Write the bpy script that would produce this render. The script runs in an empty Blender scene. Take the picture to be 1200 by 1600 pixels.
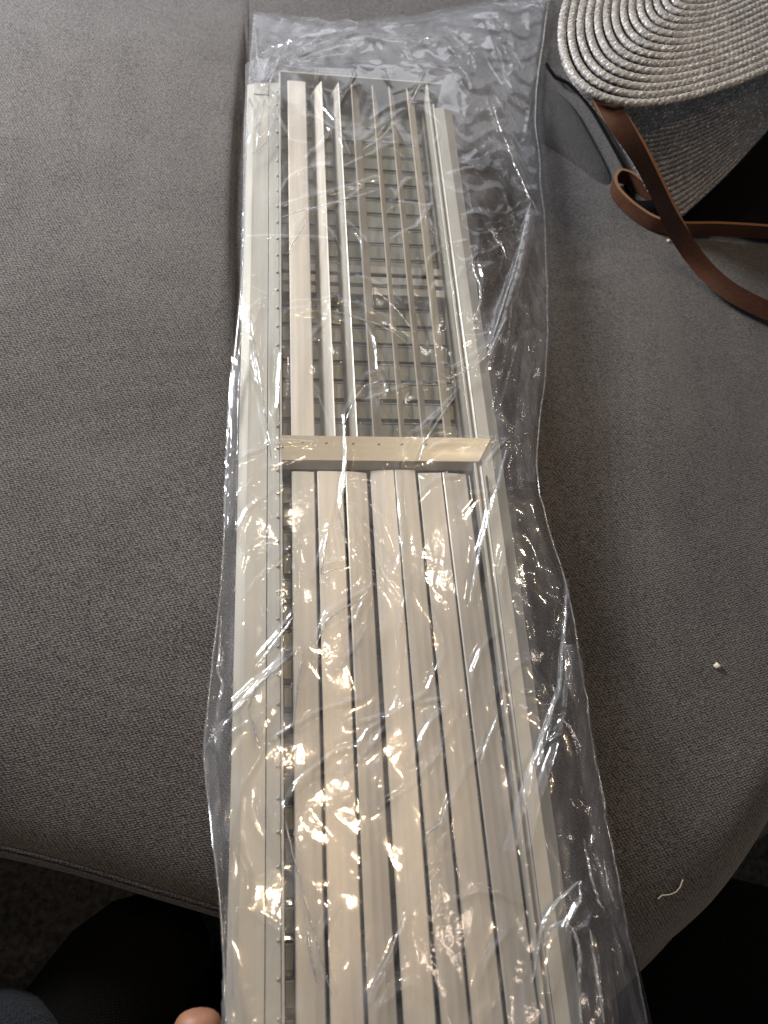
import bpy, bmesh, math, random
import numpy as np
from mathutils import Vector, Matrix

S = bpy.context.scene
COL = S.collection
rng = random.Random(7)

# ------------------------------------------------------------------ camera
FPX = 1202.0
YA = np.array([-170, 2530, -FPX]); YA /= np.linalg.norm(YA)
XA = np.array([1, 0, -170 / FPX])
XA = XA - (XA @ YA) * YA; XA /= np.linalg.norm(XA)
ZA = np.cross(XA, YA)
RC = np.array([XA, YA, ZA])                      # world = RC @ camera
CAM = np.array([-0.0038114, -0.2348904, 0.455])

def P(px, py, z):
    """point at height z on the sight line measured at (px, py) in the photograph"""
    d = RC @ np.array([px - 600.0, 800.0 - py, -FPX])
    return CAM + d * ((z - CAM[2]) / d[2])

cd = bpy.data.cameras.new('camera'); cam = bpy.data.objects.new('camera', cd); COL.objects.link(cam)
cd.sensor_fit = 'VERTICAL'; cd.sensor_height = 36; cd.lens = 36 * FPX / 1600
cd.clip_start = 0.01; cd.clip_end = 50
M = Matrix([list(RC[i]) + [CAM[i]] for i in range(3)] + [[0, 0, 0, 1]])
cam.matrix_world = M
cd.dof.use_dof = True; cd.dof.focus_distance = 0.47; cd.dof.aperture_fstop = 9.0
S.camera = cam

# ------------------------------------------------------------------ world, lamps, exposure
w = bpy.data.worlds.new('World'); S.world = w; w.use_nodes = True
bg = w.node_tree.nodes['Background']; bg.inputs[0].default_value = (0.80, 0.86, 1.0, 1); bg.inputs[1].default_value = 0.085
S.view_settings.view_transform = 'Standard'; S.view_settings.look = 'None'
S.view_settings.exposure = 0; S.view_settings.gamma = 1
S.render.engine = 'CYCLES'
S.cycles.transparent_max_bounces = 24; S.cycles.max_bounces = 8
S.cycles.caustics_reflective = False; S.cycles.caustics_refractive = False

def area(name, loc, target, size, power, color, size_y=None):
    l = bpy.data.lights.new(name, 'AREA'); l.energy = power; l.color = color
    l.shape = 'RECTANGLE'; l.size = size; l.size_y = size_y or size
    o = bpy.data.objects.new(name, l); COL.objects.link(o); o.location = loc
    o.rotation_euler = (Vector(target) - Vector(loc)).to_track_quat('-Z', 'Y').to_euler()
    return o
area('window_light', (-0.62, 0.66, 0.52), (-0.10, 0.20, 0), 0.29, 16.5, (0.955, 0.975, 1.0), 0.22)
area('film_sheen_panel', (0.25, 2.3, 1.0), (0.05, 0.2, 0), 1.7, 7, (0.90, 0.93, 1.0), 0.8)  # unseen panel added to give the film's far end a pale reflection
def overhead_spot(loc, target, half, power, color, radius):
    l = bpy.data.lights.new('downlight_and_glint_lamp', 'SPOT'); l.energy = power; l.color = color
    l.spot_size = 2 * math.radians(half); l.spot_blend = .35; l.shadow_soft_size = radius
    o = bpy.data.objects.new('downlight_and_glint_lamp', l); COL.objects.link(o); o.location = loc
    o.rotation_euler = (Vector(target) - Vector(loc)).to_track_quat('-Z', 'Y').to_euler()
overhead_spot((.20, .12, 2.0), (.08, .22, 0), 16, 13, (1.0, .74, .47), .022)
overhead_spot((.03, -.30, 2.0), (.10, .05, 0), 14, 18, (1.0, .74, .47), .020)
overhead_spot((.70, .62, 2.0), (.04, .18, 0), 8, 22, (1.0, .84, .64), .034)  # unseen narrow spot, shaped to brighten the right-hand fins
overhead_spot((.10, .75, 2.0), (.05, .28, 0), 18, 4, (1.0, .84, .64), .030)
for x_, y_, warm in ((-.45, 1.55, .9), (.50, 1.45, .85), (1.15, .30, .7), (-.95, -.25, .6), (.62, -.45, .55), (-.55, .35, .8), (1.0, 1.1, .85)):
    overhead_spot((x_, y_, 2.0), (.06, .12, 0), 14, 1.6, (1.0, .55 + .4 * warm, .25 + .65 * warm), .040)  # unseen lamps added to scatter glints over the film

# ------------------------------------------------------------------ helpers
def link(name, me, mat=None, parent=None, smooth=False):
    o = bpy.data.objects.new(name, me); COL.objects.link(o)
    if mat is not None and not me.materials: me.materials.append(mat)
    if parent is not None: o.parent = parent
    if smooth: me.polygons.foreach_set('use_smooth', [True] * len(me.polygons))
    return o
def tag(o, label=None, cat=None, group=None, kind=None):
    for k, v in (('label', label), ('category', cat), ('group', group), ('kind', kind)):
        if v: o[k] = v
    return o
def empty(name, loc, label, cat, group=None):
    o = bpy.data.objects.new(name, None); COL.objects.link(o); o.location = loc; o.empty_display_size = .02
    return tag(o, label, cat, group)
def mesh(name, verts, faces):
    me = bpy.data.meshes.new(name); me.from_pydata([tuple(map(float, v)) for v in verts], [], faces); me.update(); return me
def grid_mesh(name, G):
    """G: (n, m, 3) array -> quad mesh"""
    n, m = G.shape[:2]
    me = bpy.data.meshes.new(name)
    idx = np.arange(n * m).reshape(n, m)
    q = np.stack([idx[:-1, :-1], idx[:-1, 1:], idx[1:, 1:], idx[1:, :-1]], -1).reshape(-1, 4)
    me.vertices.add(n * m); me.vertices.foreach_set('co', G.reshape(-1).astype(np.float32))
    me.loops.add(q.size); me.loops.foreach_set('vertex_index', q.reshape(-1).astype(np.int32))
    me.polygons.add(len(q)); me.polygons.foreach_set('loop_start', (np.arange(len(q)) * 4).astype(np.int32))
    me.update(calc_edges=True); me.validate()
    me.polygons.foreach_set('use_smooth', [True] * len(me.polygons))
    return me
def prism(name, prof, y0, y1, bevel=0.0):
    """profile of (x, z) extruded along y; y0 / y1 may be functions of the profile point"""
    n = len(prof)
    f0 = y0 if callable(y0) else (lambda x, z: y0)
    f1 = y1 if callable(y1) else (lambda x, z: y1)
    v = [(x, f0(x, z), z) for x, z in prof] + [(x, f1(x, z), z) for x, z in prof]
    f = [(i, (i + 1) % n, n + (i + 1) % n, n + i) for i in range(n)] + [tuple(range(n))[::-1], tuple(range(n, 2 * n))]
    me = mesh(name, v, f)
    bm = bmesh.new(); bm.from_mesh(me); bmesh.ops.recalc_face_normals(bm, faces=bm.faces)
    if bevel:
        bmesh.ops.bevel(bm, geom=[e for e in bm.edges], offset=bevel, segments=1, affect='EDGES')
    bm.to_mesh(me); bm.free(); return me
def box(name, x0, x1, y0, y1, z0, z1, bevel=0.0):
    return prism(name, [(x0, z0), (x1, z0), (x1, z1), (x0, z1)], y0, y1, bevel)

# numpy gradient noise
_r = np.random.RandomState(11)
_perm = _r.permutation(512); _perm = np.concatenate([_perm, _perm])
_ang = _r.rand(512) * 2 * np.pi; _gx, _gy = np.cos(_ang), np.sin(_ang)
def noise(x, y, seed=0):
    xi = np.floor(x).astype(int); yi = np.floor(y).astype(int); xf = x - xi; yf = y - yi
    def g(ix, iy, fx, fy):
        h = _perm[(_perm[(ix + seed * 37) & 511] + iy) & 511]
        return _gx[h] * fx + _gy[h] * fy
    u = xf ** 3 * (xf * (xf * 6 - 15) + 10); v = yf ** 3 * (yf * (yf * 6 - 15) + 10)
    a = g(xi, yi, xf, yf); b = g(xi + 1, yi, xf - 1, yf); c = g(xi, yi + 1, xf, yf - 1); d = g(xi + 1, yi + 1, xf - 1, yf - 1)
    return (a + u * (b - a)) + v * ((c + u * (d - c)) - (a + u * (b - a)))
def sstep(a, b, x):
    t = np.clip((x - a) / (b - a), 0, 1); return t * t * (3 - 2 * t)

# ------------------------------------------------------------------ materials
def newmat(name):
    m = bpy.data.materials.new(name); m.use_nodes = True
    nt = m.node_tree; b = nt.nodes['Principled BSDF']; return m, nt, b
def N(nt, t, **kw):
    n = nt.nodes.new(t)
    for k, v in kw.items(): setattr(n, k, v)
    return n
def ramp(nt, src, stops):
    r = N(nt, 'ShaderNodeValToRGB'); nt.links.new(src, r.inputs[0])
    e = r.color_ramp.elements
    while len(e) < len(stops): e.new(0.5)
    for i, (p, c) in enumerate(stops): e[i].position = p; e[i].color = (*c, 1)
    return r.outputs[0]
def mapped(nt, scale, rot=(0, 0, 0)):
    tc = N(nt, 'ShaderNodeTexCoord'); mp = N(nt, 'ShaderNodeMapping')
    mp.inputs['Scale'].default_value = scale; src = tc.outputs['Object']
    if any(rot):
        r_ = N(nt, 'ShaderNodeMapping'); r_.inputs['Rotation'].default_value = rot; nt.links.new(src, r_.inputs[0]); src = r_.outputs[0]
    nt.links.new(src, mp.inputs[0]); return mp.outputs[0]
def tex_noise(nt, vec, scale, detail=2, rough=.5):
    n = N(nt, 'ShaderNodeTexNoise'); n.inputs['Scale'].default_value = scale; n.inputs['Detail'].default_value = detail
    n.inputs['Roughness'].default_value = rough
    nt.links.new(vec, n.inputs['Vector']); return n.outputs[0]
def math_(nt, op, a, b=None):
    n = N(nt, 'ShaderNodeMath', operation=op)
    for i, v in enumerate((a, b)):
        if v is None: continue
        if isinstance(v, (int, float)): n.inputs[i].default_value = v
        else: nt.links.new(v, n.inputs[i])
    return n.outputs[0]
def bump(nt, b, h, strength, dist):
    n = N(nt, 'ShaderNodeBump'); n.inputs['Strength'].default_value = strength; n.inputs['Distance'].default_value = dist
    nt.links.new(h, n.inputs['Height']); nt.links.new(n.outputs[0], b.inputs['Normal']); return n

def fabric(name, dark, light, rot=0.6, sheen=.25):
    m, nt, b = newmat(name)
    v1 = mapped(nt, (1, 2.8, 1), (0, 0, rot)); v2 = mapped(nt, (2.6, 1, 1), (0, 0, rot + .25))
    n1 = tex_noise(nt, v1, 470, 1.5, .55); n2 = tex_noise(nt, v2, 520, 1.5, .55)
    big = tex_noise(nt, mapped(nt, (1, 1, 1)), 22, 3)
    vo = N(nt, 'ShaderNodeTexVoronoi'); vo.inputs['Scale'].default_value = 600; vo.inputs['Randomness'].default_value = .75
    nt.links.new(mapped(nt, (1, 1.5, 1), (0, 0, rot)), vo.inputs['Vector'])
    bead = math_(nt, 'SUBTRACT', 1.0, math_(nt, 'MULTIPLY', vo.outputs['Distance'], 1.05))
    tc_ = N(nt, 'ShaderNodeTexCoord')
    def weave(period, ang, seed_scale, wob):
        d = N(nt, 'ShaderNodeVectorMath', operation='DOT_PRODUCT'); nt.links.new(tc_.outputs['Object'], d.inputs[0])
        kk = 2 * math.pi / period; d.inputs[1].default_value = (kk * math.cos(ang), kk * math.sin(ang), kk * .6 * math.sin(ang))
        ph = math_(nt, 'MULTIPLY', tex_noise(nt, mapped(nt, (1, 1, 1)), seed_scale, 2), wob)
        return math_(nt, 'SINE', math_(nt, 'ADD', d.outputs['Value'], ph))
    wv_ = math_(nt, 'ADD', weave(.0020, rot - .1, 150, 9), weave(.0015, rot + 1.2, 190, 9))
    h = math_(nt, 'ADD', math_(nt, 'ADD', math_(nt, 'MULTIPLY', n1, .8), math_(nt, 'MULTIPLY', n2, .6)), math_(nt, 'ADD', math_(nt, 'MULTIPLY', bead, .40), math_(nt, 'MULTIPLY', wv_, .13)))
    mix = math_(nt, 'ADD', math_(nt, 'MULTIPLY', h, .5), math_(nt, 'MULTIPLY', math_(nt, 'SUBTRACT', big, .5), .10))
    c = ramp(nt, mix, [(.30, dark), (.66, light)])
    nt.links.new(c, b.inputs['Base Color']); b.inputs['Roughness'].default_value = .95
    b.inputs['Specular IOR Level'].default_value = .15
    b.inputs['Sheen Weight'].default_value = sheen; b.inputs['Sheen Roughness'].default_value = .5
    bump(nt, b, h, .75, .0009)
    return m
MAT_SOFA = fabric('grey_upholstery', (.034, .029, .027), (.205, .188, .179))
MAT_SHADED = fabric('shaded_upholstery', (.060, .056, .054), (.135, .127, .123), .2, .05)  # upholstery with shade put into its dark colour
MAT_BLACK = fabric('black_cloth_and_shade', (.0015, .0014, .0013), (.004, .0035, .0032), .2, 0)
MAT_JEANS = fabric('dark_denim', (.007, .009, .012), (.022, .026, .033), .7, .05)

def carpet_mat():
    m, nt, b = newmat('grey_carpet')
    n = tex_noise(nt, mapped(nt, (1, 1, 1)), 160, 4, .7)
    nt.links.new(ramp(nt, n, [(.35, (.022, .020, .018)), (.65, (.10, .095, .09))]), b.inputs['Base Color'])
    b.inputs['Roughness'].default_value = 1; bump(nt, b, n, 1, .004); return m
MAT_CARPET = carpet_mat()

def alu(name, c, rough=.42, metallic=.28, var=.07, long_axis='y'):
    m, nt, b = newmat(name)
    oi = N(nt, 'ShaderNodeObjectInfo')
    vec = mapped(nt, (260, 5, 260) if long_axis == 'y' else (5, 260, 260))
    st = tex_noise(nt, vec, 1, 3, .6)
    bl = tex_noise(nt, mapped(nt, (1, .35, 1)), 55, 3, .6)
    k = math_(nt, 'ADD', math_(nt, 'MULTIPLY', st, .6), math_(nt, 'MULTIPLY', bl, .4))
    k = math_(nt, 'ADD', k, math_(nt, 'MULTIPLY', math_(nt, 'SUBTRACT', oi.outputs['Random'], .5), .34))  # per-object tone stands in for how tilted blades catch light
    lo = tuple(x * (1 - var * 1.6) * k_ for x, k_ in zip(c, (.96, 1.0, 1.05))); hi = tuple(min(1, x * (1 + var)) for x in c)
    nt.links.new(ramp(nt, k, [(.33, lo), (.67, hi)]), b.inputs['Base Color'])
    b.inputs['Metallic'].default_value = metallic
    r = math_(nt, 'ADD', math_(nt, 'MULTIPLY', st, .22), rough - .11); nt.links.new(r, b.inputs['Roughness'])
    bump(nt, b, st, .10, .0004)
    return m
MAT_BLADE = alu('satin_aluminium', (.71, .645, .54), .5, .5, .10)
MAT_FRAME = alu('satin_aluminium_frame', (.56, .535, .465), .5, .45)
MAT_BAR = alu('golden_aluminium', (.50, .44, .33), .34, .45, .05, 'x')
MAT_SLAT = alu('dull_aluminium', (.41, .405, .335), .5, .3, .06, 'x')
m, nt, b = newmat('steel'); b.inputs['Base Color'].default_value = (.5, .5, .5, 1); b.inputs['Metallic'].default_value = 1; b.inputs['Roughness'].default_value = .25; MAT_STEEL = m
m, nt, b = newmat('dark_dent'); b.inputs['Base Color'].default_value = (.06, .05, .04, 1); b.inputs['Roughness'].default_value = .7; MAT_DENT = m

def leather():
    m, nt, b = newmat('brown_leather')
    n = tex_noise(nt, mapped(nt, (1, 1, 1)), 350, 4, .65); n2 = tex_noise(nt, mapped(nt, (1, 1, 1)), 40, 3)
    k = math_(nt, 'ADD', math_(nt, 'MULTIPLY', n, .5), math_(nt, 'MULTIPLY', n2, .5))
    nt.links.new(ramp(nt, k, [(.35, (.050, .017, .008)), (.65, (.115, .042, .019))]), b.inputs['Base Color'])
    b.inputs['Roughness'].default_value = .6; bump(nt, b, n, .3, .0005); return m
MAT_LEATHER = leather()
m, nt, b = newmat('cut_leather_edge'); b.inputs['Base Color'].default_value = (.30, .14, .065, 1); b.inputs['Roughness'].default_value = .8; MAT_EDGE = m

def straw():
    m, nt, b = newmat('silver_straw')
    v = mapped(nt, (1, 3.4, 1), (0, 0, -.55)); v0 = mapped(nt, (1, 1, 1))
    n = tex_noise(nt, v, 300, 2, .6); n2 = tex_noise(nt, v, 360, 1, .5); n3 = tex_noise(nt, v0, 60, 2)
    k = math_(nt, 'ADD', math_(nt, 'MULTIPLY', n, .75), math_(nt, 'MULTIPLY', n3, .25))
    base = ramp(nt, k, [(.33, (.14, .132, .124)), (.66, (.50, .48, .46))])
    fl_ = ramp(nt, n2, [(.60, (0.,) * 3), (.66, (1.,) * 3)])
    mx = N(nt, 'ShaderNodeMix', data_type='RGBA'); nt.links.new(fl_, mx.inputs[0]); nt.links.new(base, mx.inputs[6]); mx.inputs[7].default_value = (.92, .90, .86, 1)
    nt.links.new(mx.outputs[2], b.inputs['Base Color'])
    nt.links.new(math_(nt, 'MULTIPLY', fl_, .45), b.inputs['Metallic'])
    b.inputs['Roughness'].default_value = .36; bump(nt, b, n, .8, .0010); return m
MAT_STRAW = straw()

def skin():
    m, nt, b = newmat('skin')
    n = tex_noise(nt, mapped(nt, (1, 1, 1)), 90, 3)
    nt.links.new(ramp(nt, n, [(.3, (.30, .13, .075)), (.7, (.40, .19, .115))]), b.inputs['Base Color'])
    b.inputs['Roughness'].default_value = .5; b.inputs['Subsurface Weight'].default_value = .1; b.inputs['Subsurface Radius'].default_value = (.006, .003, .002)
    n2 = tex_noise(nt, mapped(nt, (1, 1, 1)), 900, 2); bump(nt, b, n2, .15, .0004); return m
MAT_SKIN = skin()

def film():
    m = bpy.data.materials.new('clear_polythene'); m.use_nodes = True; nt = m.node_tree; nt.nodes.clear()
    out = N(nt, 'ShaderNodeOutputMaterial')
    geo = N(nt, 'ShaderNodeNewGeometry')
    v = mapped(nt, (1, 1, 1))
    fine = tex_noise(nt, v, 260, 3, .55)
    scr = tex_noise(nt, mapped(nt, (1, .12, 1), (0, 0, .9)), 700, 2, .5)
    hgt = math_(nt, 'ADD', fine, math_(nt, 'MULTIPLY', scr, .25))
    bp = N(nt, 'ShaderNodeBump'); bp.inputs['Strength'].default_value = .12; bp.inputs['Distance'].default_value = .0006
    nt.links.new(hgt, bp.inputs['Height'])
    dot = N(nt, 'ShaderNodeVectorMath', operation='DOT_PRODUCT')
    nt.links.new(geo.outputs['Incoming'], dot.inputs[0]); nt.links.new(bp.outputs[0], dot.inputs[1])
    c = math_(nt, 'ABSOLUTE', dot.outputs['Value'])
    f = math_(nt, 'POWER', math_(nt, 'SUBTRACT', 1.0, c), 4.0)
    f = math_(nt, 'ADD', math_(nt, 'MULTIPLY', f, .8), .075)
    f = math_(nt, 'MINIMUM', f, .9)
    tr = N(nt, 'ShaderNodeBsdfTransparent'); tr.inputs[0].default_value = (.985, .985, .985, 1)
    gl = N(nt, 'ShaderNodeBsdfGlossy'); gl.inputs['Roughness'].default_value = .065; gl.inputs[0].default_value = (1, 1, 1, 1)
    gs = N(nt, 'ShaderNodeBsdfGlossy'); gs.inputs['Roughness'].default_value = .30; nt.links.new(bp.outputs[0], gs.inputs['Normal'])
    gl.inputs[0].default_value = (1, 1, 1, 1); nt.links.new(bp.outputs[0], gl.inputs['Normal'])
    gm = N(nt, 'ShaderNodeMixShader'); gm.inputs[0].default_value = .30; nt.links.new(gl.outputs[0], gm.inputs[1]); nt.links.new(gs.outputs[0], gm.inputs[2])
    hz = N(nt, 'ShaderNodeBsdfDiffuse'); hz.inputs[0].default_value = (.93, .93, 1.0, 1)
    tl = N(nt, 'ShaderNodeBsdfTranslucent'); tl.inputs[0].default_value = (.93, .93, 1.0, 1)
    ah = N(nt, 'ShaderNodeMixShader'); ah.inputs[0].default_value = .35
    nt.links.new(hz.outputs[0], ah.inputs[1]); nt.links.new(tl.outputs[0], ah.inputs[2])
    hzf = ramp(nt, tex_noise(nt, mapped(nt, (1, .28, 1), (0, 0, .25)), 75, 3, .6), [(.35, (.040,) * 3), (.56, (.095,) * 3), (.70, (.22,) * 3)])  # film haze; its white streaks also stand in for soft reflected sheen
    m1 = N(nt, 'ShaderNodeMixShader'); nt.links.new(hzf, m1.inputs[0])
    nt.links.new(tr.outputs[0], m1.inputs[1]); nt.links.new(ah.outputs[0], m1.inputs[2])
    m2 = N(nt, 'ShaderNodeMixShader'); nt.links.new(f, m2.inputs[0])
    nt.links.new(m1.outputs[0], m2.inputs[1]); nt.links.new(gm.outputs[0], m2.inputs[2])
    nt.links.new(m2.outputs[0], out.inputs[0]); return m
MAT_FILM = film()
def glint_mat():
    m = bpy.data.materials.new('glint_polythene'); m.use_nodes = True; nt = m.node_tree; nt.nodes.clear()
    out = N(nt, 'ShaderNodeOutputMaterial'); v = mapped(nt, (1, 1, 1))
    tr = N(nt, 'ShaderNodeBsdfTransparent'); gl = N(nt, 'ShaderNodeBsdfGlossy'); gl.inputs['Roughness'].default_value = .16
    df = N(nt, 'ShaderNodeBsdfTranslucent'); df.inputs[0].default_value = (.95, .95, .95, 1); d2 = N(nt, 'ShaderNodeBsdfDiffuse'); d2.inputs[0].default_value = (.95, .95, .95, 1)
    ad = N(nt, 'ShaderNodeMixShader'); ad.inputs[0].default_value = .4; nt.links.new(d2.outputs[0], ad.inputs[1]); nt.links.new(df.outputs[0], ad.inputs[2])
    a_ = N(nt, 'ShaderNodeMixShader'); nt.links.new(ramp(nt, tex_noise(nt, v, 240, 2), [(.35, (.08,) * 3), (.7, (.42,) * 3)]), a_.inputs[0])
    nt.links.new(tr.outputs[0], a_.inputs[1]); nt.links.new(ad.outputs[0], a_.inputs[2])
    b_ = N(nt, 'ShaderNodeMixShader'); b_.inputs[0].default_value = .22; nt.links.new(a_.outputs[0], b_.inputs[1]); nt.links.new(gl.outputs[0], b_.inputs[2])
    nt.links.new(b_.outputs[0], out.inputs[0]); return m
MAT_GLINT = glint_mat()  # whitened film that paints bright lines on creases and hems

# ------------------------------------------------------------------ carpet
ca = grid_mesh('carpet', np.stack(np.meshgrid(np.linspace(-2, 2, 40), np.linspace(-2, 2.5, 40)) + [np.full((40, 40), -.42)], -1))
tag(link('carpet', ca, MAT_CARPET), kind='structure')

# ------------------------------------------------------------------ sofa
sofa = empty('sofa', (0, 0, -.42), 'grey woven fabric sofa seat under the bagged grille', 'sofa')
FX = [-.9, -.144, -.111, -.079, -.036, .06, .19, .227, .274, .32, .40, .9]
FY = [-.02, -.2152, -.2246, -.2361, -.2499, -.284, -.2964, -.2827, -.2527, -.205, -.12, .1]
def front_y(x): return np.interp(x, FX, FY)
def smooth_front(x):
    return sum(front_y(x + d) for d in np.linspace(-.025, .025, 9)) / 9
def cushion(xs, zfun, R, back=1.1):
    k = 1 + 1.7 * sstep(.08, -.06, -(-np.asarray(xs)))[None, :]
    prof = []                                                     # (offset behind the front edge, height)
    for o in np.concatenate([np.linspace(back, .30, 14), np.linspace(.29, R + .002, 26)]): prof.append((o, 0.0))
    for a in np.linspace(0, math.pi / 2, 12): prof.append((R - R * math.sin(a), -(R - R * math.cos(a))))
    for z in np.linspace(R + .02, .42, 6): prof.append((0.0, -z))
    prof = np.array(prof)
    Xg = np.repeat(np.asarray(xs)[None, :], len(prof), 0)
    near = prof[:, :1] < .29
    Yg = smooth_front(Xg) + np.where(near, prof[:, :1] * np.where(prof[:, :1] <= R, k, 1 + (k - 1) * R * (.29 - prof[:, :1]) / (.29 - R) / np.maximum(prof[:, :1], R)), prof[:, :1])
    Zg = np.repeat(prof[:, 1:], len(xs), 1)
    Yg = Yg - .16 * np.clip(-(Zg + R) / .36, 0, 1) * sstep(.02, .16, Xg) 
    top = np.clip(1 + Zg / .03, 0, 1)
    Zg = Zg + top * zfun(Xg, Yg)
    return np.stack([Xg, Yg, Zg + .42], -1)
def edge_x(y):                                                     # right-hand edge of the raised left cushion
    return np.interp(y, [.05, .131, .1786, .2569, .3698, .4649, .6, 1.2], [-.022, -.0305, -.0342, -.0378, -.0338, -.0292, -.026, -.02])
def z_left(x, y):
    lift = .010 * sstep(.02, .16, y) * sstep(.50, .455, -(-y))
    d = edge_x(y) - x
    r = .011
    t = np.clip(d / r, 0, 1)
    z = lift * np.sqrt(np.clip(1 - (1 - t) ** 2, 0, 1))
    bulge = .012 * sstep(.0, .35, -x - .05) * sstep(-.2, .2, y)
    return z + bulge + .0014 * noise(x * 9, y * 9, 3)
xs = np.concatenate([np.linspace(-.9, -.10, 40), np.linspace(-.095, -.018, 60), np.linspace(-.015, .10, 20)])
_xr = np.array([P(a, c, 0)[:2] for a, c in [(1045, 1350), (1010, 1250), (968, 1050), (945, 800), (938, 600), (950, 400), (975, 200), (990, 60)]]); XRY, XRX = _xr[:, 1], _xr[:, 0]
def z_right(x, y):
    z = .0012 * noise(x * 8 + 5, y * 8, 5) * sstep(.14, .25, x)
    # rise shaped as the bag's shadow edge; added slope darkens the seat beyond
    xr = np.interp(y, XRY, XRX)
    z = z + .006 * sstep(-.010, .035, x - xr) * sstep(-.25, -.10, y) - .05 * np.maximum(0, x - xr - .04) * sstep(-.25, -.10, y)
    return z
xs2 = np.concatenate([np.linspace(-.9, -.06, 20), np.linspace(-.055, .5, 130), np.linspace(.51, .9, 20)])
xall = np.unique(np.concatenate([xs[xs < .0], xs2[xs2 >= .0]]))
def z_all(x, y): return np.where(x < edge_x(y), z_left(x, y), np.where(x > .1, z_right(x, y), 0)) 
link('seat_cushion', grid_mesh('seat_cushion', cushion(xall, z_all, .055)), MAT_SOFA, sofa)

def tube_mesh(name, pts, rad, seg=8, closed=False):
    pts = [Vector(p) for p in pts]; n = len(pts); V = []; F = []
    up = Vector((0, 0, 1))
    for i, p in enumerate(pts):
        t = (pts[min(i + 1, n - 1)] - pts[max(i - 1, 0)]).normalized()
        a = t.cross(up);  a = a.normalized() if a.length > 1e-6 else Vector((1, 0, 0))
        bb = t.cross(a).normalized()
        r = rad[i] if hasattr(rad, '__len__') else rad
        for k in range(seg):
            an = 2 * math.pi * k / seg
            V.append(p + a * (r * math.cos(an)) + bb * (r * math.sin(an)))
    for i in range(n - 1):
        for k in range(seg):
            F.append((i * seg + k, i * seg + (k + 1) % seg, (i + 1) * seg + (k + 1) % seg, (i + 1) * seg + k))
    F.append(tuple(range(seg))[::-1]); F.append(tuple(range((n - 1) * seg, n * seg)))
    me = mesh(name, V, F); me.polygons.foreach_set('use_smooth', [True] * len(me.polygons)); return me
wx = np.linspace(-.5, .12, 120)
wel = tube_mesh('welt', [(x, smooth_front(x) + .0055, .42 - .0245) for x in wx], .0012)
link('welt', wel, fabric('welt_cloth', (.012, .010, .009), (.05, .043, .038), .2, 0), sofa)

# smooth fold of upholstery; dark colour stands in for the straw bag's shadow
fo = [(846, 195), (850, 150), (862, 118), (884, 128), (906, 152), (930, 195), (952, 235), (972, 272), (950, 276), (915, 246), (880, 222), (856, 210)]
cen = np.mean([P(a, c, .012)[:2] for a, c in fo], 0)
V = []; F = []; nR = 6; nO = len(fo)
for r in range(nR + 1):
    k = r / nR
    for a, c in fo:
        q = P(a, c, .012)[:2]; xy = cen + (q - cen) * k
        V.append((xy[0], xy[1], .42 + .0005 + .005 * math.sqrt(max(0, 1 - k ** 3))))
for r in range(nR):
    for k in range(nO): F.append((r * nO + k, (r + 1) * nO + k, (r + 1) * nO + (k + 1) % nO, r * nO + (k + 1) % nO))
fm = mesh('shaded_fold', V, F)
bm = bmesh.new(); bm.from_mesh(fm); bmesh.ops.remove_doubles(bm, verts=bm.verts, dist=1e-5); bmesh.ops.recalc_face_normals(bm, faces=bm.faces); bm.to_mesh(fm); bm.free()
fl = link('shaded_fold', fm, MAT_SHADED, sofa, True); fl['label'] = 'smooth fold of upholstery, bag shadow put in its dark colour'
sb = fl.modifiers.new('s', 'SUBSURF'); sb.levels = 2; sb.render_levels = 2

pp = [Vector(P(a, c, .0075)) + Vector((0, 0, .42)) for a, c in [(854, 100), (858, 108), (868, 121), (886, 129), (906, 147), (926, 173), (946, 207), (966, 243), (988, 284)]]
link('contact_shadow_tube', tube_mesh('contact_shadow_tube', pp, .0016), MAT_BLACK, sofa)  # black tube standing in for the contact shadow beside the bag

# ------------------------------------------------------------------ vent grille
Y0, Y1 = -.42, .3475
vent = empty('vent_grille', (0, 0, 0), 'long beige aluminium linear vent grille inside the clear plastic bag', 'vent grille')
ZT = .05
# left frame: outer slope, flat, pivot strip, inner wall
fy = lambda x, z: .3315 + (.0155 if False else 0) + (x + .0255) * .12
link('side_frame', prism('side_frame', [(-.0255, .0483), (-.0203, .0492), (-.0087, .0492), (-.0087, .0478), (-.0256, .0460)], Y0, fy), MAT_FRAME, vent)
link('side_frame', prism('side_frame', [(.1232, .0490), (.1303, .0496), (.1372, .0468), (.1372, .0450), (.1300, .0476), (.1232, .0470)], Y0, .3200), MAT_FRAME, vent)
link('corner_piece', prism('corner_piece', [(-.0205, .0494), (-.0089, .0494), (-.0089, .0500), (-.0205, .0500)], .3195, lambda x, z: .3315 + (x + .0255) * .12, .0002), MAT_FRAME, vent)
link('pivot_strip', prism('pivot_strip', [(-.0082, .0496), (-.0012, .0500), (-.0012, .0480), (-.0082, .0480)], Y0, .334, .0002), MAT_FRAME, vent)
link('inner_wall', box('inner_wall', -.0009, .0004, Y0, Y1 - .0006, .006, .0504, .0002), MAT_FRAME, vent)
link('inner_wall', box('inner_wall', .1180, .1196, Y0, Y1 - .0006, .006, .0498, .0002), MAT_FRAME, vent)
link('inner_lip', prism('inner_lip', [(.1198, .0470), (.1229, .0488), (.1229, .0468), (.1198, .0455)], Y0, .325), MAT_FRAME, vent)
link('outer_wall', box('outer_wall', -.0225, -.0212, Y0, .3300, .006, .0470), MAT_FRAME, vent)
link('outer_wall', box('outer_wall', .1335, .1348, Y0, .3190, .006, .0455), MAT_FRAME, vent)
link('end_plate', prism('end_plate', [(-.0008, .010), (.1312, .010), (.1312, .0504), (-.0008, .0504)], Y1, Y1 + .0013, .0002), MAT_FRAME, vent)

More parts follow.
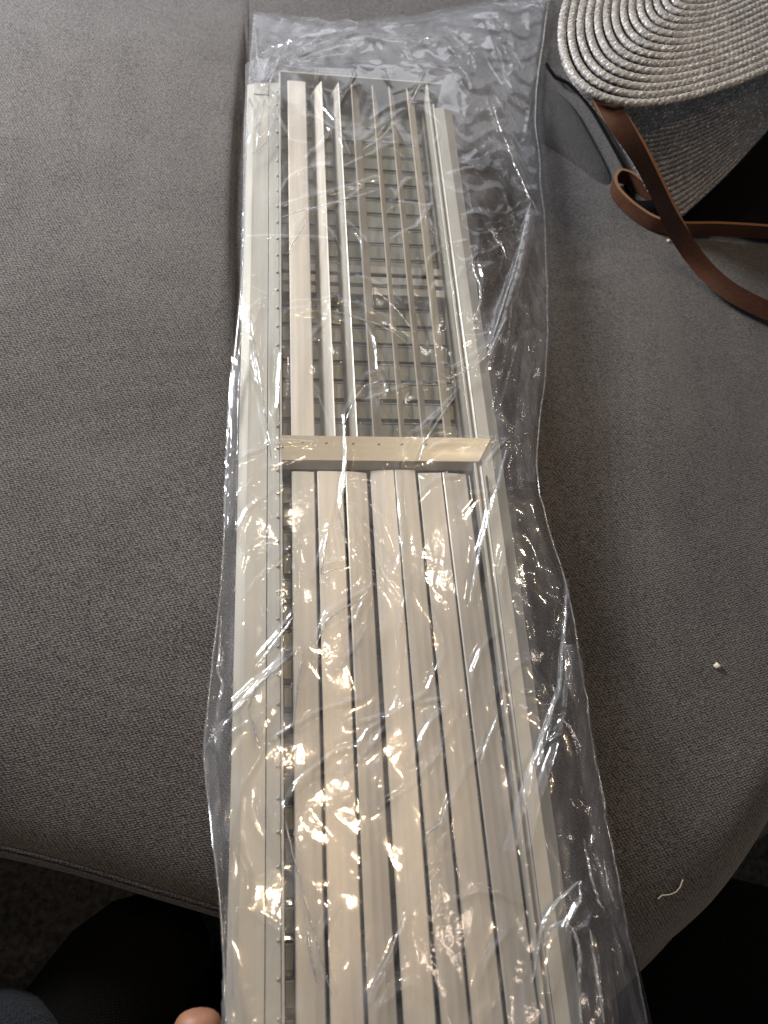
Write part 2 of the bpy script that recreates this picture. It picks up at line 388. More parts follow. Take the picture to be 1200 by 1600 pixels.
# rivets (pivot studs) along the left strip
bm = bmesh.new(); bmesh.ops.create_uvsphere(bm, u_segments=10, v_segments=6, radius=.0010); rv = bpy.data.meshes.new('rivet'); bm.to_mesh(rv); bm.free()
rv.materials.append(MAT_FRAME); rv.polygons.foreach_set('use_smooth', [True] * len(rv.polygons))
PITCH = .0153
y = -.365
while y < .33:
    o = link('rivet', rv, None, vent); o.location = (-.0024, y, .0501); y += PITCH

# rear damper slats running across
sl = prism('rear_slat', [(0, -.0040), (.0006, -.0040), (.0016, .0000), (.0118, .0018), (.0121, .0025), (.0129, .0025), (.0131, .0014), (.0120, .0008), (.0016, -.0010)], .0012, .1174)
me = sl
for v in me.vertices: v.co = (v.co.y, v.co.x, v.co.z)
bm = bmesh.new(); bm.from_mesh(me); bmesh.ops.recalc_face_normals(bm, faces=bm.faces); bm.to_mesh(me); bm.free()
me.materials.append(MAT_SLAT)
y = -.4005
while y < .335:
    o = link('rear_slat', me, None, vent); o.location = (0, y, .0200); o.rotation_euler = (rng.uniform(-.07, .07), 0, rng.uniform(-.004, .004)); y += .0158
for k, yy in enumerate((.1420, .1520, .1620)):
    link('support_rail', box('support_rail', .001, .1172, yy - .0036, yy + .0032, .0320, .0335, .0004), MAT_FRAME, vent)

# lengthwise blades: chord profile with shallow grooves, pivoted about its centre
def blade_mesh(chord, y0, y1):
    h = chord / 2
    top = [(-h, 0), (-h + .0006, .0006), (-.0030, .00080), (.0020, .00078), (h - .0006, .0005), (h, 0)]
    prof = top + [(h - .0006, -.0005), (-h + .0006, -.0005)]
    me = prism('louvre_blade', prof, y0, y1); me.materials.append(MAT_BLADE); return me
upper = [  # centre x near, tilt (deg, + = right edge deeper)
    (.0131, .0145, 0), (.0296, .0148, -33), (.0444, .0148, -23), (.0592, .0148, 31), (.0753, .0148, 22), (.0895, .0148, 27), (.1048, .0148, 34)]
for cx, ch, t in upper:
    a = math.radians(t); o = link('louvre_blade', blade_mesh(ch, .011, .3425), None, vent)
    # angle t is measured from vertical for the opened blades
    if t: o['label'] = 'opened louvre blade standing nearly on edge'
    if t == 0:
        o.location = (cx, 0, .0462)
    else:
        ang = math.radians(90 - abs(t)) * (1 if t > 0 else -1)
        o.location = (cx + (.0009 if t > 0 else -.0006), 0, .0484 - abs(math.sin(ang)) * ch / 2)
        o.rotation_euler = (0, ang, 0)
lower = [(.0060, .0198, .0051, .0191), (.0213, .0368, .0205, .0363), (.0387, .0512, .0371, .0518), (.0541, .0677, .0531, .0692), (.0687, .0810, .0700, .0841), (.0828, .0976, .0849, .1000), (.0982, .1130, .1009, .1172)]
tilts = [1.5, 1, 9, -7, 2, -1.5, 8]
for (a0, a1, b0, b1), t in zip(lower, tilts):
    s = (( (b0 + b1) - (a0 + a1)) / 2) / -.282
    ch = ((a1 - a0) + (b1 - b0)) / 2 / math.cos(math.radians(t)) - .0001
    me = blade_mesh(ch, -.40, -.0115 + rng.uniform(-.0012, .0012))
    o = link('louvre_blade', me, None, vent)
    cx = (a0 + a1) / 2
    o.location = (cx - s * .013 * -1 * -1, 0, .0462 - abs(math.sin(math.radians(t))) * .004)
    o.rotation_euler = (0, math.radians(t), -s)

# cross bar between the two sections
link('cross_bar', prism('cross_bar', [(0, 0)] * 0 + [(-.0004, 0), (.1214, 0), (.1214, 1), (-.0004, 1)], 0, 1), MAT_BAR, vent)
cb = [o for o in vent.children if o.name == 'cross_bar'][0]
pr = [(.0100, .0492), (-.0062, .0472), (-.0098, .0420), (-.0098, .034), (-.0085, .034), (-.0085, .0414), (-.0054, .0457), (.0088, .0478), (.0088, .034), (.0100, .034)]
n = len(pr); V = [(-.0002, a, z + .003) for a, z in pr] + [((.1214 + .0095 * max(0, (a + .0062) / .0162)) if z > .04 else .1176, a, z + .003) for a, z in pr]
cbm = mesh('cross_bar', V, [(i, (i + 1) % n, n + (i + 1) % n, n + i) for i in range(n)] + [tuple(range(n))[::-1], tuple(range(n, 2 * n))])
bm = bmesh.new(); bm.from_mesh(cbm); bmesh.ops.recalc_face_normals(bm, faces=bm.faces); bmesh.ops.bevel(bm, geom=list(bm.edges), offset=.00025, segments=1, affect='EDGES'); bm.to_mesh(cbm); bm.free()
cbm.materials.append(MAT_BAR); cb.data = cbm
pm = bpy.data.meshes.new('punch_mark'); bm = bmesh.new(); bmesh.ops.create_uvsphere(bm, u_segments=8, v_segments=5, radius=.0006); bm.to_mesh(pm); bm.free(); pm.materials.append(MAT_DENT)
for px, py in ((473, 691), (510, 692), (552, 693), (592, 694), (628, 694), (666, 694), (441, 698)):
    q = P(px, py, .0518); o = link('punch_mark', pm, None, vent); o.location = (q[0], q[1], .0518 - .0003); o.scale = (1.8, .7, .6); o.rotation_euler = (0, 0, .5)
# small steel clip right of the last blade
q = P(738, 762, .044)
link('spring_clip', box('spring_clip', .1150, .1158, q[1] - .010, q[1] + .008, .034, .0455, .0002), MAT_STEEL, vent)
link('spring_clip', box('spring_clip', .1246, .1252, -.034, -.016, .0490, .0512, .0002), MAT_DENT, vent)['label'] = 'dark thin sliver of metal on the right flange'

# ------------------------------------------------------------------ plastic bag
def poly_resample(pts, n):
    pts = np.array(pts, float); d = np.concatenate([[0], np.cumsum(np.linalg.norm(np.diff(pts, axis=0), axis=1))])
    t = np.linspace(0, d[-1], n); return np.stack([np.interp(t, d, pts[:, k]) for k in range(pts.shape[1])], 1)
ZE = .004
Lpx = [(352, 1760), (352, 1600), (345, 1430), (325, 1260), (315, 1175), (330, 1040), (346, 900), (350, 800), (354, 690), (360, 590), (372, 500), (380, 400), (381, 300), (384, 220), (387, 130), (393, 60), (396, 16)]
Rpx = [(1075, 1760), (1020, 1600), (985, 1450), (955, 1300), (930, 1150), (905, 1000), (885, 900), (858, 820), (842, 760), (842, 690), (855, 600), (862, 520), (860, 430), (856, 330), (846, 240), (838, 150), (850, 70), (860, -6)]
NU, NV = 300, 960
L = np.array([P(a, c, ZE)[:2] for a, c in Lpx]); Rr = np.array([P(a, c, ZE)[:2] for a, c in Rpx])
def by_y(pts, y):
    return np.interp(y, pts[:, 1], pts[:, 0])
yb = min(L[0, 1], Rr[0, 1]); 
vv = np.linspace(0, 1, NV)
YL = yb + (L[-1, 1] - yb) * vv; YR = yb + (Rr[-1, 1] - yb) * vv
XL = by_y(L, YL); XR = by_y(Rr, YR)
uu = np.linspace(0, 1, NU)
uu = uu * .8 + .2 * (uu - np.sin(2 * np.pi * uu) / (2 * np.pi))
X = XL[:, None] + (XR - XL)[:, None] * uu[None]; Yg = YL[:, None] + (YR - YL)[:, None] * uu[None]
topc = [P(a, c, ZE)[:2] for a, c in [(396, 16), (430, 24), (500, 36), (560, 36), (650, 25), (700, 14), (740, 4), (800, -4), (860, -6)]]
tline = YL[-1] + (YR[-1] - YL[-1]) * uu
topx = np.array(topc); bow = np.interp(X[-1], topx[:, 0], topx[:, 1]) - tline
Yg = Yg + bow[None] * (np.clip((vv - .8) / .2, 0, 1) ** 1.5)[:, None]
W = np.sqrt((XR - XL) ** 2)[:, None]
eL = uu[None] * W; eR = (1 - uu[None]) * W; eT = (1 - vv[:, None]) * (YL[-1] - yb)
edge = np.minimum(np.minimum(eL, eR), eT)
gx0, gx1, gy1 = -.0262, .1385, .3500
dx = np.maximum(np.maximum(gx0 - X, X - gx1), 0); dy = np.maximum(Yg - gy1, 0)
dout = np.sqrt(dx ** 2 + dy ** 2)
frac = np.clip(edge / (edge + dout + 1e-6), 0, 1)
frac = np.where(dout <= 0, 1, frac)
base = ZE + (.0532 - ZE) * (1 - (1 - frac) ** 1.35)
# slack: film billows above the grille a little
slack = .0030 * (noise(X * 16, Yg * 11, 1) + .35) + .0006 * noise(X * 34, Yg * 26, 17) 
def voronoi(x, y, seed):
    xi = np.floor(x).astype(int); yi = np.floor(y).astype(int); f1 = np.full(x.shape, 9.); f2 = np.full(x.shape, 9.)
    for i in (-1, 0, 1):
        for j in (-1, 0, 1):
            h = _perm[(_perm[(xi + i + seed * 31) & 511] + yi + j) & 511]
            qx = xi + i + .5 + .46 * _gx[h]; qy = yi + j + .5 + .46 * np.sin(h * 12.9898)
            d = np.hypot(x - qx, y - qy); f2 = np.minimum(f2, np.maximum(d, f1)); f1 = np.minimum(f1, d)
    return f1, f2
def ridged(s, sx, sy, seed, warp=.25):
    wx_ = noise(X * s * .6, Yg * s * .6, seed + 50) * warp; wy_ = noise(X * s * .6 + 9, Yg * s * .6, seed + 51) * warp
    return 1 - np.abs(noise(X * s * sx + wx_, Yg * s * sy + wy_, seed)) * 2.2
cl = np.zeros_like(X)
clusters = [(620, 930, .020), (522, 870, .018), (500, 560, .018), (760, 220, .026), (775, 260, .022), (800, 180, .022), (395, 560, .022), (565, 1290, .020), (575, 1330, .016), (690, 1200, .022), (800, 1180, .018), (545, 1515, .026), (500, 1560, .022), (630, 1320, .018), (845, 1510, .018), (410, 215, .020), (945, 1510, .026), (985, 1560, .02), (520, 330, .018), (620, 600, .018), (700, 590, .016), (830, 420, .03), (810, 330, .024), (790, 560, .03), (350, 640, .02), (680, 1030, .016), (720, 1100, .018), (420, 60, .026), (800, 60, .04), (740, 40, .03), (575, 230, .016), (640, 190, .016), (400, 990, .016), (780, 1090, .012), (355, 1010, .012), (560, 1400, .014), (460, 1500, .012), (660, 350, .014)]
for px, py, r in clusters:
    q = P(px, py, .05); cl = np.maximum(cl, np.exp(-(((X - q[0]) ** 2 + (Yg - q[1]) ** 2) / r ** 2)))
side = np.clip(dout / .02, 0, 1)
mask = .16 + .84 * cl
mask = np.maximum(mask, .55 * side)
topm = sstep(.30, .40, Yg); rightm = sstep(.14, .17, X)
def crinkle(scale, ang, stretch, seed, w_, a_crease, a_facet):
    ca_, sa_ = math.cos(ang), math.sin(ang)
    jx = .35 * noise(X * scale * .5, Yg * scale * .5, seed + 70); jy = .35 * noise(X * scale * .5 + 7, Yg * scale * .5, seed + 71)
    f1, f2 = voronoi((X * ca_ + Yg * sa_) * scale + jx, (-X * sa_ + Yg * ca_) * scale / stretch + jy, seed)
    part = sstep(-.05, .35, noise(X * scale * .45, Yg * scale * .45, seed + 72))
    return a_crease * part * np.exp(-(f2 - f1) / w_) + a_facet * (.5 - f1)
spread = sstep(-.25, .35, noise(X * 14, Yg * 9, 33))
wr = crinkle(34, .5, 2.2, 2, .10, .0022, .0016) * (.25 + .75 * np.maximum(mask, .6 * spread)) \
   + .8 * crinkle(75, -.5, 1.8, 4, .10, .0005, .0004) * (.12 + .88 * np.maximum(cl, .5 * side)) \
   + crinkle(170, .2, 1.3, 6, .13, .00012, .00006) * cl + .0006 * noise(X * 20 + 3, Yg * 12, 9)
wr = wr + side * (.0014 * ridged(24, 1.4, .25, 12) ** 2 + crinkle(36, .25, 2.6, 13, .09, .0034, .0022) + crinkle(60, -.7, 2.0, 14, .10, .0016, .0010))
# long creases read off the photograph
creases = [
 (1.6, .0018, [(470, 95), (432, 118), (415, 150), (402, 215), (393, 232)]), (1.6, .002, [(393, 235), (410, 222), (426, 195), (437, 160)]),
 (1.8, .003, [(560, 42), (500, 66), (450, 98), (430, 120)]), (1.5, .003, [(398, 22), (404, 90), (392, 140)]), (1.2, .002, [(440, 85), (470, 60), (490, 40)]),
 (1.2, .003, [(560, 45), (640, 52), (700, 62)]), (1.0, .002, [(396, 26), (470, 38), (560, 44)]), (1.4, .003, [(700, 30), (770, 20), (850, 30)]),
 (.9, .0016, [(440, 338), (490, 325), (588, 296)]), (1.1, .0013, [(452, 396), (480, 345)]), (.8, .0014, [(455, 488), (520, 487)]),
 (1.3, .0022, [(452, 500), (500, 498), (520, 485), (508, 515), (488, 540)]), (.8, .0012, [(520, 485), (560, 495), (612, 515), (645, 542)]),
 (1.3, .0018, [(565, 510), (582, 545), (598, 582)]), (1.2, .0022, [(596, 594), (572, 600), (555, 622), (536, 665), (540, 700), (538, 755), (530, 800), (540, 850)]),
 (1.2, .0022, [(688, 582), (700, 592), (728, 576), (762, 555), (790, 500)]), (1.3, .002, [(712, 620), (690, 650), (662, 690), (655, 722)]), (.7, .0012, [(560, 640), (640, 615), (715, 610)]),
 (1.8, .004, [(855, 332), (830, 296), (800, 250), (775, 190), (760, 150)]), (1.6, .003, [(762, 360), (792, 402)]), (1.4, .003, [(735, 405), (750, 452), (745, 492)]),
 (1.8, .005, [(830, 310), (802, 420), (776, 500), (764, 545), (740, 590)]), (1.5, .003, [(838, 130), (818, 230)]), (1.2, .003, [(800, 430), (792, 540), (780, 600)]), (1.0, .002, [(720, 355), (790, 335), (830, 310)]),
 (1.2, .002, [(740, 420), (830, 380), (856, 360)]), (1.5, .003, [(850, 500), (800, 560), (780, 640)]), (1.3, .003, [(780, 660), (800, 720), (812, 756), (826, 700)]),
 (1.8, .0032, [(792, 705), (770, 780), (750, 850), (732, 948)]), (1.8, .006, [(887, 905), (880, 1000), (870, 1080), (846, 1165), (815, 1260), (800, 1330)]), (1.0, .003, [(855, 900), (868, 1000), (880, 1120), (905, 1250), (925, 1390)]),
 (1.3, .0025, [(512, 830), (500, 898), (540, 886), (520, 840)]), (1.3, .0022, [(574, 928), (530, 955), (510, 968), (492, 1010)]), (1.0, .0018, [(574, 928), (555, 975), (535, 990)]),
 (1.0, .0018, [(460, 962), (430, 1005), (400, 1040)]), (1.0, .002, [(462, 1020), (400, 1072), (345, 1140), (320, 1175)]), (1.0, .0018, [(472, 1022), (464, 1075), (456, 1140)]), (1.0, .0015, [(396, 1075), (388, 1105), (405, 1170)]),
 (1.4, .004, [(346, 960), (344, 1000), (341, 1052), (350, 1068), (342, 1110), (335, 1170)]), (1.0, .0016, [(405, 1262), (420, 1290), (440, 1340)]), (.9, .0016, [(440, 1260), (462, 1350), (485, 1440), (520, 1560)]), (.9, .0014, [(482, 1455), (490, 1510), (496, 1535)]),
 (1.6, .0032, [(905, 1376), (872, 1408), (850, 1445), (843, 1490), (838, 1520), (828, 1540)]), (1.3, .0028, [(905, 1376), (904, 1410), (884, 1440), (862, 1450), (852, 1480), (848, 1530)]), (1.5, .004, [(884, 1440), (898, 1458), (904, 1520), (908, 1600)]),
 (1.3, .004, [(905, 1300), (918, 1360), (930, 1410), (940, 1425)]), (1.4, .004, [(918, 1450), (930, 1520), (942, 1600)]), (1.2, .004, [(938, 1340), (948, 1385), (962, 1420)]), (1.0, .003, [(925, 1395), (950, 1460), (965, 1500)]),
 (1.1, .0016, [(700, 1250), (690, 1285), (668, 1300), (664, 1320)]), (1.0, .0012, [(692, 1300), (680, 1330)]), (1.0, .0014, [(745, 1020), (735, 1060), (722, 1130)]), (1.1, .0018, [(772, 1120), (758, 1160), (750, 1190)]), (1.1, .0018, [(775, 1150), (790, 1190), (795, 1220)]),
 (1.0, .0012, [(618, 1085), (625, 1110), (622, 1130)]), (1.2, .002, [(590, 1570), (620, 1540), (640, 1530), (670, 1560), (685, 1600)]), (1.0, .0014, [(630, 1430), (610, 1490), (575, 1560)]),
 (1.2, .002, [(380, 500), (396, 560), (410, 640), (424, 720)]), (1.4, .002, [(372, 560), (395, 540), (405, 500)]), (1.2, .002, [(425, 670), (435, 650), (440, 560)]), (1.1, .003, [(366, 560), (362, 640), (358, 720)]), (1.0, .0014, [(745, 700), (690, 684), (640, 690)]),
 (1.1, .0018, [(350, 1600), (372, 1592), (395, 1605)]), (1.0, .0018, [(345, 1545), (365, 1590)]), (.8, .001, [(565, 235), (600, 210), (625, 190)]), (.9, .0014, [(665, 120), (640, 165)]), (.9, .0012, [(590, 230), (607, 205)]),
]
crng = random.Random(5)
allc = [(w_, a_, np.array([P(a, c, .045 if 388 < a < 800 else .025)[:2] for a, c in p_])) for w_, a_, p_ in creases]
for _ in range(190):
    cx, cy = crng.uniform(-.06, .24), crng.uniform(-.31, .43); ln = crng.uniform(.018, .075); an = crng.choice((.9, 1.2, 1.5, 1.7, 2.0, .35)) + crng.uniform(-.35, .35)
    bend = crng.uniform(-.5, .5); p_ = [(cx, cy)]
    for k in range(3): p_.append((p_[-1][0] + ln / 3 * math.cos(an), p_[-1][1] + ln / 3 * math.sin(an))); an += bend
    allc.append((crng.uniform(.6, 1.1), crng.uniform(.0007, .0021), np.array(p_)))
for wmm, amp, q in allc:
    wd = wmm * .00135; amp = amp * 1.25
    x0, x1 = q[:, 0].min() - .02, q[:, 0].max() + .02; y0, y1 = q[:, 1].min() - .02, q[:, 1].max() + .02
    sel = (X > x0) & (X < x1) & (Yg > y0) & (Yg < y1)
    px_, py_ = X[sel], Yg[sel]
    jx = .0012 * noise(px_ * 60, py_ * 60, 21); px_ = px_ + jx; py_ = py_ + .0012 * noise(px_ * 60, py_ * 60, 22)
    best = np.full(px_.shape, 1e9); tt = np.zeros_like(best)
    seg = np.linalg.norm(np.diff(q, axis=0), axis=1); tot = seg.sum(); acc = 0
    for k in range(len(q) - 1):
        d = q[k + 1] - q[k]; t = np.clip(((px_ - q[k, 0]) * d[0] + (py_ - q[k, 1]) * d[1]) / (d @ d), 0, 1)
        dist = np.hypot(px_ - q[k, 0] - t * d[0], py_ - q[k, 1] - t * d[1])
        m_ = dist < best; best = np.where(m_, dist, best); tt = np.where(m_, (acc + t * seg[k]) / tot, tt); acc += seg[k]
    taper = .35 + .65 * np.sin(np.pi * np.clip(tt, .02, .98)) ** .6
    wr[sel] += amp * taper * (.7 * np.exp(-(best / wd) ** 1.3) + .3 * np.exp(-best / (wd * 3)))
hold = np.clip(edge / .006, 0, 1)
Zt = base + hold * (slack * (1 - side * .5) + wr)
inside = (dout <= .001)
Zt = np.where(inside, np.maximum(Zt, .0526 + .0004 * noise(X * 90, Yg * 90, 30)), Zt)
floorz = np.where(X < .0, z_all(X, Yg), np.where(X > .1, z_right(X, Yg), 0)); drop = Yg < smooth_front(X) + .055
floorz = np.where(drop, 0, floorz)
Zb = np.maximum(floorz, 0) + .0016 + hold * (.0007 * (1 + noise(X * 60, Yg * 60, 40)) + .0018 * side * ridged(45, 1, .7, 41) ** 3 * .6)
Zt = np.maximum(Zt, Zb + .0012 * hold)
Ze = np.maximum(floorz, 0) + .0022
Zt = np.where(edge <= 1e-6, Ze, Zt); Zb = np.where(edge <= 1e-6, Ze, Zb)
top = np.stack([X, Yg, Zt], -1); bot = np.stack([X, Yg, Zb], -1)[::3, ::3]
bag_mesh = grid_mesh('plastic_bag', top)
bag = link('plastic_bag', bag_mesh, MAT_FILM)
tag(bag, 'long clear plastic bag, crinkled and shiny, wrapped around the vent grille', 'plastic bag')
link('lower_sheet', grid_mesh('lower_sheet', bot), MAT_FILM, bag)

def film_z(x, y):
    xs_, ys_, zs_ = X[::4, ::4].ravel(), Yg[::4, ::4].ravel(), Zt[::4, ::4].ravel()
    out = np.empty(len(x))
    for i in range(len(x)):
        d = (xs_ - x[i]) ** 2 + (ys_ - y[i]) ** 2; k = np.argpartition(d, 14)[:14]; out[i] = zs_[k].max()
    return out
def glint_tube(name, px, r, raise_=.0003):
    q = poly_resample(px, 70)
    for it in range(4): q[1:-1] = (q[:-2] + 2 * q[1:-1] + q[2:]) / 4
    w_ = np.array([P(a, c, .04) for a, c in q]); z_ = film_z(w_[:, 0], w_[:, 1])
    w_ = np.array([P(a, c, zz) for (a, c), zz in zip(q, z_)]); z_ = film_z(w_[:, 0], w_[:, 1])
    for it in range(4): z_[1:-1] = (z_[:-2] + 2 * z_[1:-1] + z_[2:]) / 4
    w_[:, 2] = z_ + raise_
    w_[:, :2] += .0004 * np.stack([noise(w_[:, 0] * 200, w_[:, 1] * 200, 61), noise(w_[:, 0] * 200, w_[:, 1] * 200, 62)], 1)
    k = np.linspace(0, 1, 70); rad = r * (.25 + .75 * np.sin(np.pi * k) ** .5) * (1 + .35 * noise(k * 14 + px[0][0], k * 0 + px[0][1], 63))
    if name == 'hem_edge': rad = np.full(70, r)
    link(name, tube_mesh(name, [Vector(v) for v in w_], rad, 6), MAT_GLINT, bag)
for r, px in [(.0009, [(791, 704), (770, 780), (751, 850), (733, 946)]), (.0010, [(887, 905), (880, 1000), (871, 1080), (846, 1165), (826, 1220)]), (.0008, [(832, 306), (804, 420), (778, 500), (764, 545)]),
              (.0010, [(770, 168), (795, 235), (826, 300), (852, 336)]), (.0009, [(735, 405), (750, 440), (751, 470), (744, 492)]), (.0009, [(762, 360), (778, 375), (794, 403)]),
              (.0009, [(494, 60), (448, 90), (424, 122), (411, 165), (400, 228)]), (.0008, [(393, 236), (414, 220), (428, 190), (438, 160)]), (.0007, [(398, 30), (402, 80), (393, 130)]),
              (.0006, [(595, 594), (572, 600), (556, 622), (537, 664)]), (.0008, [(537, 664), (541, 700), (538, 755), (529, 800), (540, 850)]), (.0006, [(440, 338), (490, 326), (586, 296)]), (.0006, [(448, 396), (466, 370), (481, 344)]),
              (.0007, [(690, 585), (702, 592), (730, 576), (762, 553), (789, 500)]), (.0007, [(712, 618), (690, 650), (663, 690), (656, 720)]), (.0006, [(520, 486), (560, 496), (612, 516), (645, 542)]),
              (.0011, [(905, 1376), (872, 1408), (852, 1440), (843, 1485), (838, 1520), (830, 1538)]), (.0010, [(905, 1376), (905, 1408), (886, 1438), (862, 1448), (852, 1480)]), (.0010, [(884, 1440), (898, 1458), (904, 1520), (908, 1598)]),
              (.0007, [(908, 1310), (920, 1365), (932, 1412), (940, 1424)]), (.0009, [(920, 1450), (932, 1520), (944, 1598)]), (.0007, [(942, 1342), (950, 1386), (963, 1420)]),
              (.0007, [(458, 965), (430, 1003), (402, 1038)]), (.0005, [(462, 1018), (402, 1070), (345, 1138), (318, 1172)]), (.0006, [(472, 1024), (465, 1075), (457, 1138)]), (.0006, [(400, 1072), (388, 1106), (405, 1168)]),
              (.0008, [(346, 962), (344, 1002), (341, 1054), (349, 1068), (341, 1108), (336, 1165)]), (.0005, [(440, 1262), (462, 1350), (486, 1440), (518, 1556)]), (.0007, [(480, 1452), (488, 1505), (495, 1536)]),
              (.0007, [(664, 1318), (667, 1302), (689, 1286), (700, 1250)]), (.0006, [(574, 930), (532, 954), (511, 968), (493, 1008)]), (.0006, [(512, 832), (501, 896), (540, 886)]), (.0006, [(776, 1120), (760, 1160), (752, 1190)]), (.0006, [(630, 1432), (610, 1490), (576, 1558)]),
              (.0008, [(392, 500), (400, 555), (413, 640), (424, 716)]), (.0008, [(378, 520), (366, 580), (362, 640)]), (.0006, [(665, 122), (652, 142), (640, 164)]), (.0006, [(625, 188), (598, 212), (566, 236)])]:
    glint_tube('fold_glint', px, r)  # pale tubes added along creases to draw highlight lines
glint_tube('hem_edge', [(x_ + 1.5, y_) for x_, y_ in Lpx[1:]], .0005, 0); glint_tube('hem_edge', [(x_ - 1.5, y_) for x_, y_ in Rpx[1:]], .0006, 0)  # whitened bead makes each hem a bright line
folds = [   # flaps of doubled film: two long edges each
 ([(396, 18), (470, 32), (560, 38), (650, 27), (740, 8), (850, 0)], [(398, 40), (470, 62), (560, 54), (650, 44), (740, 30), (850, 26)]),
 ([(822, 330), (806, 420), (782, 500), (762, 560)], [(838, 330), (822, 420), (795, 500), (772, 560)]),
 ([(880, 905), (873, 1000), (863, 1080), (838, 1170), (806, 1260), (786, 1330)], [(889, 905), (882, 1000), (873, 1080), (850, 1170), (822, 1260), (806, 1330)]),
 ([(905, 1010), (925, 1150), (950, 1300), (980, 1450), (1012, 1600)], [(880, 1010), (893, 1150), (918, 1300), (948, 1450), (985, 1600)]),
 ([(318, 1180), (330, 1280), (346, 1430), (353, 1560)], [(338, 1180), (348, 1280), (362, 1430), (366, 1560)]),
 ([(318, 1170), (350, 1120), (400, 1062), (462, 1012)], [(322, 1190), (356, 1138), (406, 1076), (466, 1022)]),
 ([(396, 130), (412, 110), (440, 84), (500, 60)], [(398, 150), (424, 118), (452, 96), (506, 72)]),
 ([(852, 520), (842, 600), (832, 680), (832, 760)], [(820, 520), (808, 600), (800, 680), (806, 760)]),
 ([(362, 560), (357, 640), (352, 740), (350, 830)], [(384, 560), (376, 640), (368, 740), (362, 830)]),
]
for A, B in folds:
    A = poly_resample(A, 60); B = poly_resample(B, 60); rows = []
    for k in np.linspace(0, 1, 7):
        q = A * (1 - k) + B * k; w_ = np.array([P(a, c, .03) for a, c in q])
        z_ = film_z(w_[:, 0], w_[:, 1])
        w_ = np.array([P(a, c, zz) for (a, c), zz in zip(q, z_)])
        z_ = film_z(w_[:, 0], w_[:, 1]) + .0006 + .0012 * math.sin(math.pi * k) + .0005 * noise(w_[:, 0] * 90, w_[:, 1] * 90, 60)
        for it in range(3): z_[1:-1] = np.maximum(z_[1:-1], (z_[:-2] + 2 * z_[1:-1] + z_[2:]) / 4)
        w_[:, 2] = z_; rows.append(w_)
    link('folded_flap', grid_mesh('folded_flap', np.array(rows)), MAT_FILM, bag)

# ------------------------------------------------------------------ straw bag
straw_bag = empty('straw_bag', (.33, .27, 0), 'silver braided straw bag with brown leather straps, lying base up', 'bag')
def ch(name, me, mat):                                             # child with world-space mesh
    o = link(name, me, mat, straw_bag); o.location = (-.33, -.27, 0); return o
out_px = [(955, -150), (912, -70), (890, -15), (878, 30), (876, 62), (883, 98), (902, 130), (935, 151), (970, 160), (1005, 163), (1045, 158), (1090, 148), (1150, 129), (1200, 108), (1290, 65)]
inn_px = [(1085, -75), (1068, -52), (1056, -32), (1050, -16), (1049, -6), (1053, 3), (1062, 9), (1074, 12), (1085, 13), (1097, 13), (1110, 11), (1125, 7), (1155, -6), (1190, -24), (1270, -65)]
def fine(px, zz):
    a = np.array([P(x_, y_, zz) for x_, y_ in px]); k = np.linspace(0, 1, len(a)); q = np.linspace(0, 1, 160)
    p = np.stack([np.interp(q, k, a[:, c]) for c in range(3)], 1)
    for it in range(60): p[1:-1] = (p[:-2] + 2 * p[1:-1] + p[2:]) / 4
    return p
OUT, INN = fine(out_px, .13), fine(inn_px, .13)
def braid(name, path, up, r, twist):
    """two strands laid round each other: swept section whose lobes turn along the row"""
    pts = path; n = len(pts); V = []; F = []; K = 14; s = rng.random() * .02
    for i in range(n):
        t = (pts[min(i + 1, n - 1)] - pts[max(i - 1, 0)]).normalized()
        if i: s += (pts[i] - pts[i - 1]).length
        uo = up(i); a = t.cross(uo).normalized(); bb = a.cross(t).normalized()
        ph0 = s * twist
        for k in range(K):
            an = 2 * math.pi * k / K
            rr = r * (1 + .07 * math.cos(3 * (an - ph0)))
            V.append(pts[i] + a * (rr * math.cos(an)) + bb * (rr * .8 * math.sin(an)))
    for i in range(n - 1):
        for k in range(K):
            F.append((i * K + k, i * K + (k + 1) % K, (i + 1) * K + (k + 1) % K, (i + 1) * K + k))
    F.append(tuple(range(K))); F.append(tuple(range((n - 1) * K, n * K)))
    me = mesh(name, V, F)
    bm = bmesh.new(); bm.from_mesh(me); bmesh.ops.recalc_face_normals(bm, faces=bm.faces); bm.to_mesh(me); bm.free()
    me.polygons.foreach_set('use_smooth', [True] * len(me.polygons)); return me
def resample(pts, step):
    a = np.array([list(p) for p in pts]); L_ = np.linalg.norm(np.diff(a, axis=0), axis=1).sum()
    return [Vector(v) for v in poly_resample(a, max(8, int(L_ / step)))]
for i in range(15):
    k = i / 13.0
    pts = resample([Vector(v) for v in OUT * (1 - k) + INN * k], .0008)
    ch('braid_row', braid('braid_row', pts, lambda k: Vector((0, 0, 1)), .00305, 2 * math.pi / .0150), MAT_STRAW)
disc = [Vector(v) - Vector((0, 0, .0016)) for v in (OUT * .97 + INN * .03)[::3]]; nd = len(disc)
ch('base_lining', mesh('base_lining', disc + [v - Vector((0, 0, .001)) for v in disc], [tuple(range(nd)), tuple(range(nd, 2 * nd))[::-1]] + [(k, (k + 1) % nd, nd + (k + 1) % nd, nd + k) for k in range(nd)]), MAT_BLACK)
